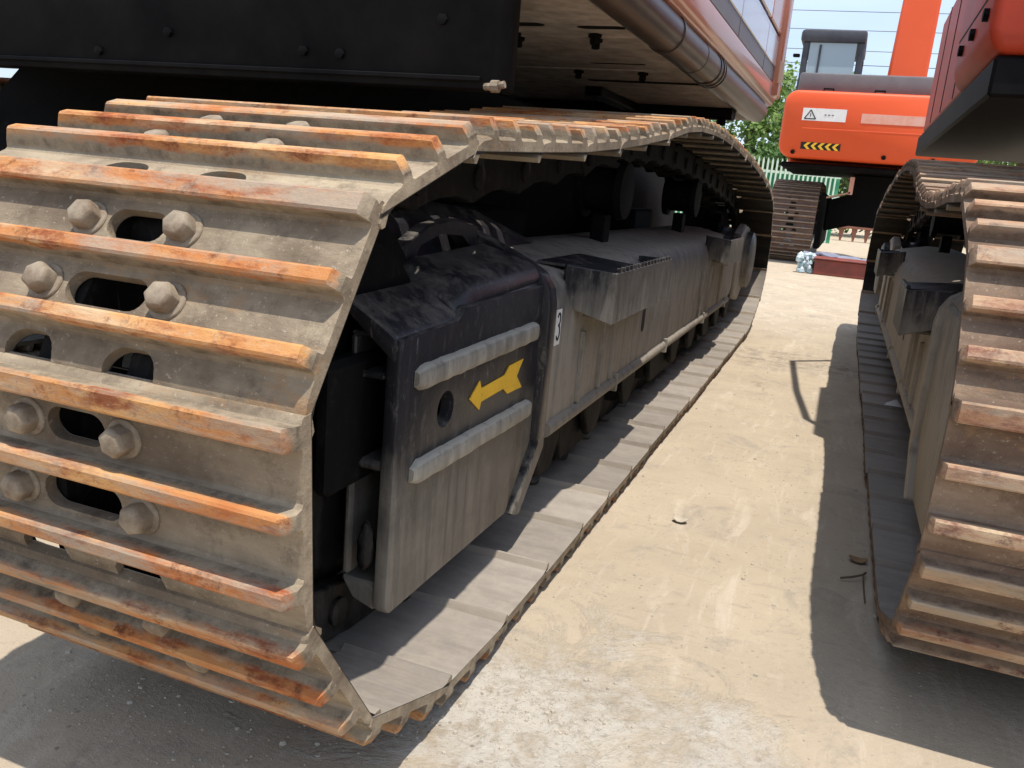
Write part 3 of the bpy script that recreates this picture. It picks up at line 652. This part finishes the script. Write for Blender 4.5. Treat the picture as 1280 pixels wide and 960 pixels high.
# round lower rail
q = MB(); q.tube([(-.020, b, .605) for b in (-0.35, .6, 1.6, 2.6, 3.45, 3.62, 3.70)], [.075, .075, .075, .075, .075, .068, .045], 28); tb = part('rail_tube', q, 'tube', m1, 0, hb)
for b, wd in ((0.80, .03), (1.32, .26), (1.66, .022), (1.74, .022), (1.80, .022)):
    q = MB(); q.tube([(-.020, b, .605), (-.020, b + wd, .605)], .0768 if wd > .1 else .0795, 28); part('rail_band', q, 'band' if wd > .1 else 'tube', tb, 0, hb)
# skirt and side wall above the rail
def hbs(p): return hb(Vector((p[0] + .055, p[1], p[2] - .05)))
q = MB(); q.prism([(-.045, .722), (-.10, .70), (-.145, .715), (-.165, .75), (-.165, .84), (-.145, .84), (-.06, .84), (-.03, .78)], 1, -0.35, 3.78)
part('side_skirt', q, 'orange_side', m1, .006, hbs)
q = MB(); q.box(-.14, 3.6, -.05, 3.80, .841, 2.6); body = part('house_body', q, 'orange_side', m1, .01, hbs)
for (s0, s1, mlo, mhi) in ((-0.04, .9, 'lilac', 'lilac'), (.92, 1.95, 'lilac', 'lilac'), (1.97, 2.98, 'lilac', 'lilac'), (3.0, 3.55, 'lilac', 'orange_side')):
    q = MB(); q.box(-.162, -.1405, s0, s1, .935, 1.12); part('lower_panel', q, mlo, body, .004, hbs)
    q = MB(); q.box(-.158, -.1405, s0, s1, .843, .933); part('grey_strip', q, 'grey', body, .003, hbs)
    q = MB(); q.box(-.170, -.1405, s0, s1, 1.135, 2.58); dr = part('side_door', q, mhi, body, .006, hbs)
    q = MB(); q.box(-.178, -.1705, s0 + .08, s0 + .13, 1.35, 1.47); part('door_latch', q, 'black', dr, .002, hbs)
q = MB(); q.prism([(-.19, 3.56), (-.20, 3.62), (-.19, 3.80), (-.15, 3.86), (-.05, 3.88), (-.05, 3.56)], 2, .76, 2.6); part('corner_post', q, 'orange_side', m1, .01, hbs, 2)
q = MB(); q.prism([(-.192, 3.561), (-.203, 3.62), (-.193, 3.80), (-.186, 3.80), (-.186, 3.561)], 2, .84, .98); part('post_band', q, 'post', m1, 0, hbs)
q = MB()
for i in range(9): q.box(-.2075, -.195, 3.63, 3.72, 1.55 + i * .05, 1.575 + i * .05)
part('louvre', q, 'black', m1, 0, hbs)

# ------------------------------------------------------------------ machine 2
m2 = empty('excavator', T((2.5, 5.0, -EYE)), 'red-bodied excavator at the right edge with dull brown tracks and a grey dusty track frame', 'excavator')
build_machine_lower(m2, P2, 0.237, -1, 0.83, 0.10, SHOE2, ('frame2', 'frame2', 'frame2', 'frame2', 'step', 'inner'), lambda k, y, z: False, arrow=False, step1=(2.27, 2.75), step2=(4.9, 5.5), stepd=0.105)
q = MB(); q.prism([(3.3, -.62), (3.5, -.15), (4.2, .05), (6.3, .05), (7.0, -.15), (7.2, -.62)], 0, 1.20, 3.9); part('centre_frame', q, 'inner', m2, .01)
q = MB(); q.box(.42, 4.2, 3.80, 7.6, .47, .62); part('floor_frame', q, 'black', m2, .01)
q = MB(); q.prism([(.38, .70), (.42, .625), (4.2, .625), (4.2, 1.58), (.42, 1.58), (.38, 1.50)], 1, 3.78, 5.0); cw = part('counterweight', q, 'red', m2, .03, None, 3)
q = MB(); q.box(.44, 4.2, 5.01, 7.5, .63, 1.45); part('house_body', q, 'red', m2, .02)
q = MB()
hz = 1.55
q.tube([(.42, 3.95, 1.30), (.33, 4.1, hz - .12), (.26, 4.75, hz), (.18, 5.75, hz), (.44, 6.05, 1.42)], .022, 10)
part('handrail', q, 'black', m2)

for z in (.86, 1.22):
    part('casting_seam', MB().box(.3785, .3815, 3.80, 4.98, z, z + .012), 'ink', m2)
for y_ in (5.5, 6.2, 6.9):
    part('door_seam', MB().box(.436, .4405, y_, y_ + .012, .66, 1.43), 'ink', m2)
for y_ in (3.9, 4.3, 4.7):
    q = MB(); q.lathe([(-.02, .015), (-.018, .026), (.002, .026)], (.378, y_, .78), 0, 6); part('body_bolt', q, 'black', m2)
# ------------------------------------------------------------------ machine 3
m3 = empty('excavator', T((0.4, 18.5, -EYE)), 'distant bright orange excavator with rounded counterweight, warning label and chevrons, seen between the two tracks', 'excavator')
YC = 16.4
q = MB()
def sq(y, k, z0=.86, z1=2.02, x0=-1.37, x1=1.9): 
    return [(x, y, z) for x, z in stadium((x0 + x1) / 2, (z0 + z1) / 2, (x1 - x0) - k, (z1 - z0) - k, .23, 7)]
q.loft([sq(YC + 1.4, .02), sq(YC + .12, .0), sq(YC + .04, .03), sq(YC, .10)]); cw = part('counterweight', q, 'orange', m3, 0, None, 1, 50)
q = MB(); q.box(-1.0, 1.9, YC - .004, YC + .002, 1.355, 1.375); part('moulded_crease', q, 'orange', cw, .002)
q = MB(); q.box(-1.03, -.30, YC - .007, YC + .001, 1.50, 1.71); wl = part('warning_label', q, 'white', cw)
q = MB()
tri = [(-.99, 1.53), (-.80, 1.53), (-.895, 1.68)]
for (a, b) in zip(tri, tri[1:] + tri[:1]):
    dx, dz = b[0] - a[0], b[1] - a[1]; l = math.hypot(dx, dz); nx, nz = -dz / l * .008, dx / l * .008
    q.prism([(a[0] + nx, a[1] + nz), (b[0] + nx, b[1] + nz), (b[0] - nx, b[1] - nz), (a[0] - nx, a[1] - nz)], 1, YC - .012, YC - .0075)
q.box(-.90, -.888, YC - .012, YC - .0075, 1.565, 1.62)
for i in range(3): q.box(-.66 + i * .06, -.625 + i * .06, YC - .012, YC - .0075, 1.60, 1.612)
part('warning_triangle', q, 'ink', wl)
q = MB(); q.box(-.98, -.31, YC - .006, YC + .001, 1.01, 1.13); cd = part('chevron_decal', q, 'ink', cw)
for i in range(5):
    x = -.93 + i * .12
    q = MB(); q.prism([(x, 1.07), (x + .06, 1.128), (x + .115, 1.128), (x + .055, 1.07), (x + .115, 1.012), (x + .06, 1.012)], 1, YC - .011, YC - .0065); part('chevron', q, 'yellow', cd)
q = MB(); q.box(-.05, 1.1, YC - .006, YC + .001, 1.50, 1.66); part('worn_decal', q, 'paledecal', cw)
for x in (-1.1, .42, 1.2):
    q = MB(); q.lathe([(-.02, .02), (-.018, .04), (.01, .04)], (x, YC, .95), 1, 8); part('body_bolt', q, 'black', cw)
for x in (-.75, .1): 
    q = MB(); q.tube([(x, YC + .3, 2.0), (x, YC + .3, 2.08), (x + .16, YC + .3, 2.08), (x + .16, YC + .3, 2.0)], .016, 6); part('lifting_eye', q, 'black', cw)
q = MB(); q.box(-1.2, 1.9, YC + .3, YC + 3.6, 2.0, 2.35); part('engine_hood', q, 'grey', m3, .04, None, 2)
q = MB(); q.box(-1.25, 1.9, YC + 1.41, YC + 4.0, .80, 1.98); part('house_body', q, 'orange', m3, .03)
q = MB(); q.box(-1.30, 1.9, YC + .3, YC + 4.0, .70, .79); part('floor_frame', q, 'black', m3, .02)
# cab: posts, roof, glass
cy0, cy1, cx0, cx1 = YC + 2.0, YC + 4.2, -1.36, -.22
cab = part('cab_body', MB().box(cx0, cx1, cy0, cy1, 2.0, 2.5), 'cab', m3, .03)
for (x, y) in ((cx0, cy0), (cx1 - .12, cy0), (cx0, cy1 - .12), (cx1 - .12, cy1 - .12)):
    part('cab_post', MB().box(x + .01, x + .13, y, y + .12, 2.35, 3.16), 'cab', cab, .02)
part('cab_roof', MB().box(cx0 - .05, cx1 + .02, cy0 - .05, cy1 + .05, 3.14, 3.38), 'cab', cab, .05, None, 2)
part('cab_window', MB().box(cx0 + .14, cx1 - .14, cy0 + .02, cy0 + .05, 2.5, 3.14), 'glass', cab)
part('window_frame', MB().box(cx0 + .32, cx0 + .36, cy0 - .005, cy0 + .019, 2.4, 3.1), 'cab', cab)
part('work_light', MB().box(cx0 - .15, cx0 - .02, cy0 - .05, cy0 + .05, 2.86, 2.92), 'black', cab, .01)
q = MB(); q.loft([[(.28, YC + 3.6, 2.0), (1.05, YC + 3.6, 2.0), (1.05, YC + 4.6, 2.0), (.28, YC + 4.6, 2.0)], [(.42, YC + 4.3, 6.5), (1.1, YC + 4.3, 6.5), (1.1, YC + 5.5, 6.3), (.42, YC + 5.5, 6.3)]]); part('boom', q, 'orange', m3, .04)
# its near track, seen head on
P3 = [(17.1, -.45), (17.25, -.78), (17.6, -.98), (18.2, -1.0), (19.2, -1.0), (20.2, -1.0), (21.2, -1.0), (22.0, -.9), (22.4, -.5), (22.2, .1), (21.5, .42), (20.5, .46), (19.5, .46), (18.4, .46), (17.7, .40), (17.25, .10)]
SHOE3 = shoe_mesh('track_shoe', 'shoe3', half=0.44)
def track3(xc):
    J = joints(P3)
    for k in range(len(J)):
        a = Vector((0, *J[k])); b = Vector((0, *J[(k + 1) % len(J)])); u = (b - a).normalized(); x = Vector((-1, 0, 0)); v = x.cross(u)
        o = bpy.data.objects.new('track_shoe', SHOE3); C.objects.link(o); o.parent = m3
        o.matrix_local = Matrix.Translation(-loc_of(m3)) @ Matrix.Translation(T(Vector((xc, a.y, a.z)))) @ Matrix((x, u, v)).transposed().to_4x4()
track3(-0.99)
q = MB(); q.box(-.52, -.40, 17.3, 22, -.75, .28); part('side_frame', q, 'inner', m3, .02)
q = MB(); q.prism([(-.39, -.42), (-.39, .18), (-.12, .28), (0.0, .36), (.0, .69), (2.0, .69), (2.0, -.30), (.05, -.28)], 1, 18.0, 21.5); part('centre_frame', q, 'inner', m3, .01)
q = MB(); q.box(-.42, -.02, 17.2, 17.9, .20, .23); stp = part('step_plate', q, 'post', m3, 0, lambda p: Vector((p.x, p.y, p.z + (p.x + .42) * .3)))
q = MB(); q.box(-.06, .02, 17.2, 17.3, .30, .62); part('step_post', q, 'paledecal', m3, .005)

# ------------------------------------------------------------------ yard clutter far off
q = MB(); q.box(-.3, 2.1, 32.8, 33.2, -.60, -.42); rack = None
r0 = empty('steel_rack', T((.9, 33, -EYE)), 'low rusty steel rack on tapered legs on the bright ground beneath the distant excavator', 'rack')
part('top_beam', q, 'rackrust', r0, .01)
for i in range(6):
    x = -.2 + i * .43
    q = MB(); q.prism([(x, -.601), (x + .20, -.601), (x + .12, -1.05), (x + .06, -1.05)], 1, 32.85, 33.1); part('leg', q, 'rackrust', r0)
r1 = empty('steel_box', T((-.0, 15.0, -EYE)), 'long dull red steel box lying on the ground behind the right track', 'box')
part('body', MB().box(-.37, .62, 14.7, 15.3, -EYE, -.80), 'redbox', r1, .01)
part('rim', MB().box(-.39, .64, 14.67, 15.33, -.799, -.775), 'redbox', r1, .005)
q = MB(); q.lathe([(0, .03), (-.01, .03)], (.50, 14.699, -.90), 1, 12); part('drain_hole', q, 'ink', r1)  # black disc painted as the dark inside of a hole
q = MB(); rr = random.Random(8); W_, H_ = 14, 6; vs = []
for j in range(H_ + 1):
    for i in range(W_ + 1):
        vs.append((-.60 + 1.3 * i / W_, 15.4 + .7 * j / H_, -.78 + .13 * math.sin(i * .5 + j) * .4 + rr.uniform(-.02, .03) - .02 * i * .2))
nb = len(vs); vs += [(a, b, c - .03) for a, b, c in vs]
fs = []
for j in range(H_):
    for i in range(W_):
        a = j * (W_ + 1) + i; fs += [(a, a + 1, a + W_ + 2, a + W_ + 1), (a + nb, a + nb + W_ + 1, a + nb + W_ + 2, a + nb + 1)]
for i in range(W_): fs += [(i, i + nb, i + nb + 1, i + 1), (H_ * (W_ + 1) + i, H_ * (W_ + 1) + i + 1, H_ * (W_ + 1) + i + 1 + nb, H_ * (W_ + 1) + i + nb)]
q.add(vs, fs); tp = part('tarpaulin', q, 'tarp'); tag(tp, 'crumpled grey-blue tarpaulin lying behind the dull red steel box', 'tarpaulin')
q = MB()
q.box(-.65, .75, 15.42, 16.05, -EYE, -.86); pl = part('pallet_stack', q, 'inner', None, .01); tag(pl, 'dark flat stack beneath the grey-blue tarpaulin', 'stack')
q = MB(); rr = random.Random(21)
for i in range(26):
    c = (rr.uniform(-.62, -.40), rr.uniform(14.7, 15.1), -EYE + rr.uniform(.03, .30)); r_ = rr.uniform(.03, .07)
    q.lathe([(-r_, .004), (-r_ * .5, r_ * rr.uniform(.6, 1)), (r_ * .4, r_ * rr.uniform(.5, 1)), (r_, .004)], c, 2, 6)
wr = part('plastic_wrap', q, 'wrap', None, 0, None, 1, 10); tag(wr, 'crumpled pale plastic wrap heaped at the left end of the dull red steel box', 'plastic wrap')

# ------------------------------------------------------------------ palisade fence
FA, FB = Vector((-9.0, 24.4)), Vector((9.5, 34.0)); FL = (FB - FA).length; fd = (FB - FA).normalized()
fe = empty('palisade_fence', T((FA.x, FA.y, -EYE)), 'pale green palisade fence with green sheeting behind its pickets', 'fence')
def fmap(p): return Vector((FA.x + fd.x * p.x - fd.y * p.y, FA.y + fd.y * p.x + fd.x * p.y, p.z))
pm = MB(); pm.prism([(-.026, 0), (-.026, 2.36), (0, 2.45), (.026, 2.36), (.026, 0)], 1, 0, .03)
pk = pm.mesh('picket', mats=('fence',)); 
for v in pk.vertices: v.co *= U
n = int(9.7 / .15)
for i in range(min(n, 140)):
    o = bpy.data.objects.new('picket', pk); C.objects.link(o); o.parent = fe
    o.location = T(fmap(Vector((.1 + i * .15, 0, -EYE)))) - loc_of(fe); o.rotation_euler.z = math.atan2(fd.y, fd.x)
for z in (-.60, .35, .95):
    part('fence_rail', MB().box(0, 9.75, .035, .07, z, z + .08), 'fence', fe, 0, fmap)
part('green_sheet', MB().box(0, 9.75, .10, .13, -EYE, .98), 'greensheet', fe, 0, fmap)

# ------------------------------------------------------------------ trees behind the fence
def tree(x, y, h, wd, mat, label, seed, n=7000, leaf=.24):
    rr = random.Random(seed); r = empty('tree', T((x, y, -EYE)), label, 'tree', None)
    q = MB(); q.tube([(x, y, -EYE), (x + .05, y, h * .3 - EYE), (x - .05, y + .05, h * .62 - EYE), (x, y, h * .85 - EYE)], [wd * .07, wd * .055, wd * .035, wd * .01], 8)
    tips = []
    for i in range(9):
        a = rr.uniform(0, 6.28); z0 = h * rr.uniform(.25, .6); L = wd * rr.uniform(.3, .46); z1 = z0 + h * rr.uniform(.1, .3)
        q.tube([(x, y, z0 - EYE), (x + math.cos(a) * L * .5, y + math.sin(a) * L * .5, (z0 + z1) / 2 - EYE), (x + math.cos(a) * L, y + math.sin(a) * L, z1 - EYE)], [wd * .03, wd * .018, wd * .006], 6)
    part('trunk', q, 'bark', r)
    cl = []
    for i in range(60):
        a = rr.uniform(0, 6.28); t = rr.random() ** .5; hh = rr.uniform(.12, 1.0); k = math.sin(math.pi * (.12 + .82 * hh)) ** .6
        cl.append((x + math.cos(a) * t * wd * .5 * k, y + math.sin(a) * t * wd * .5 * k, h * hh * .93 - EYE, wd * rr.uniform(.10, .19)))
    q = MB(); 
    for i in range(n):
        c = rr.choice(cl); d = Vector((rr.gauss(0, 1), rr.gauss(0, 1), rr.gauss(0, .8))).normalized() * c[3] * rr.uniform(.55, 1.08)
        p = Vector(c[:3]) + d; nrm = (d.normalized() + Vector((rr.uniform(-.8, .8), rr.uniform(-.8, .8), rr.uniform(-.2, .9)))).normalized()
        t1 = nrm.orthogonal().normalized(); t1 = (t1 * math.cos(i) + nrm.cross(t1) * math.sin(i)); t2 = nrm.cross(t1); s_ = leaf * rr.uniform(.6, 1.25)
        if p.z < -EYE + .1: continue
        q.add([p - t1 * s_ * .5, p + t2 * s_ * .28, p + t1 * s_ * .5 + nrm * s_ * .08, p - t2 * s_ * .28], [(0, 1, 2, 3)])
    part('crown', q, mat, r, 0, None, 1, 180)
for a in ((-4.2, 37, 6.6, 5.2, 'leafB', 'light green bushy tree behind the fence, just right of the leftmost crown', 1), (-1.2, 39, 6.6, 5.4, 'leafA', 'mid green tree behind the fence, just left of the orange counterweight', 2),
          (-7.8, 36, 6.4, 5.2, 'leafA', 'mid green tree behind the fence, hidden mostly by the near excavator', 3), (2.6, 41, 6.2, 5.6, 'leafC', 'dark green tree behind the orange counterweight', 4),
          (6.8, 42, 6.2, 5.6, 'leafB', 'light green tree at the far right behind the orange excavator', 5), (-2.8, 35.2, 3.6, 3.6, 'leafC', 'low dark green shrub tree close behind the fence', 6), (-11.6, 37, 6.5, 5.4, 'leafC', 'leftmost dark green tree behind the fence', 7)):
    tree(*a)
# ------------------------------------------------------------------ power lines
for i, (h, y) in enumerate(((22.2, 95), (20.6, 95), (18.8, 95), (17.0, 96), (15.6, 96), (14.0, 97))):
    q = MB(); q.tube([(-60 + 10 * k, y + k * .6, h - .25 * (1 - ((k - 6) / 6) ** 2) * 6 * .5) for k in range(13)], .035, 5)
    tag(part('power_line', q, 'wire'), ('highest overhead cable crossing the sky', 'second highest overhead cable crossing the sky', 'third highest overhead cable crossing the sky', 'overhead cable just below the third one', 'second lowest overhead cable crossing the sky', 'lowest overhead cable crossing the sky')[i], 'cable', 'overhead cables')
# ------------------------------------------------------------------ litter on the ground
q = MB(); q.add([(.33, 4.78, -.993), (.37, 4.70, -.975), (.44, 4.76, -.985), (.41, 4.90, -.965), (.35, 4.86, -.99)], [(0, 1, 2, 3, 4)]); q.add([(.33, 4.78, -.996), (.37, 4.70, -.978), (.44, 4.76, -.988), (.41, 4.90, -.968), (.35, 4.86, -.993)], [(4, 3, 2, 1, 0)])
tag(part('paper_scrap', q, 'paper'), 'torn white scrap lying on the lower run of the right track', 'scrap')
for (x, y, r_, lb) in ((-.349, 2.666, .02, 'pale curled leaf lying alone in the middle of the sunlit concrete'), (.205, 2.66, .022, 'dry brown leaf beside the lower right track edge'),):
    q = MB(); q.loft([[(x + r_ * math.cos(a) * k * 1.3, y + r_ * math.sin(a) * k, -EYE + .004 + .010 * k * k * abs(math.cos(a)) + dz) for a in [2 * math.pi * i / 10 for i in range(10)]] for k, dz in ((.3, 0), (1, 0), (1, .002), (.3, .002))])
    tag(part('dry_leaf', q, 'leafdry' if x > 0 else 'stone'), lb, 'leaf')
q = MB(); q.tube([(.155, 2.49, -EYE + .008), (.185, 2.50, -EYE + .014), (.215, 2.52, -EYE + .02), (.225, 2.56, -EYE + .012)], .0035, 5); q.tube([(.215, 2.52, -EYE + .02), (.218, 2.46, -EYE + .008), (.22, 2.36, -EYE + .006)], .0022, 5)
tag(part('twig', q, 'bark'), 'small forked twig on the shaded concrete by the right track', 'twig')
rr = random.Random(11); q = MB()
def chip(x, y, r_):
    a0 = rr.uniform(0, 6.28); n_s = 5; hh = r_ * rr.uniform(.35, .8)
    lo = [(x + r_ * rr.uniform(.7, 1.1) * math.cos(a0 + k * 1.2566), y + r_ * rr.uniform(.6, 1) * math.sin(a0 + k * 1.2566), -EYE - .001) for k in range(n_s)]
    hi = [((p[0] - x) * .6 + x + rr.uniform(-.2, .2) * r_, (p[1] - y) * .6 + y, -EYE + hh) for p in lo]; q.loft([lo, hi])
for i in range(1500):
    chip(rr.gauss(-.40, .12), rr.gauss(1.47, .13), rr.uniform(.0008, .0026) if rr.random() < .97 else rr.uniform(.003, .008))
for i in range(5200):
    y = 1.0 + 6 * rr.random() ** 1.6; chip(rr.uniform(-1.5, .35), y, rr.uniform(.001, .004) if rr.random() < .96 else rr.uniform(.004, .009))
tag(part('concrete_chips', q, 'stone', None, 0, None, 1, 10), 'loose concrete chips and grit scattered over the ground beside the left track', 'grit', None, 'stuff')
rr = random.Random(4); q = MB()
def chip2(x, y, z, r_):
    lo = [(x + r_ * rr.uniform(.6, 1.1) * math.cos(k * 1.2566), y + r_ * rr.uniform(.6, 1) * math.sin(k * 1.2566), z) for k in range(5)]
    q.loft([lo, [((p[0] - x) * .5 + x, (p[1] - y) * .5 + y, z + r_ * .7) for p in lo]])
for i in range(900): chip2(rr.uniform(-1.0, -.60), 1.55 + 1.3 * rr.random() ** 1.5, -1.0005, rr.uniform(.001, .0042))
tag(part('track_grit', q, 'stone', None, 0, None, 1, 10), 'dusty grit lying on the shaded lower run of the left track', 'grit', None, 'stuff')
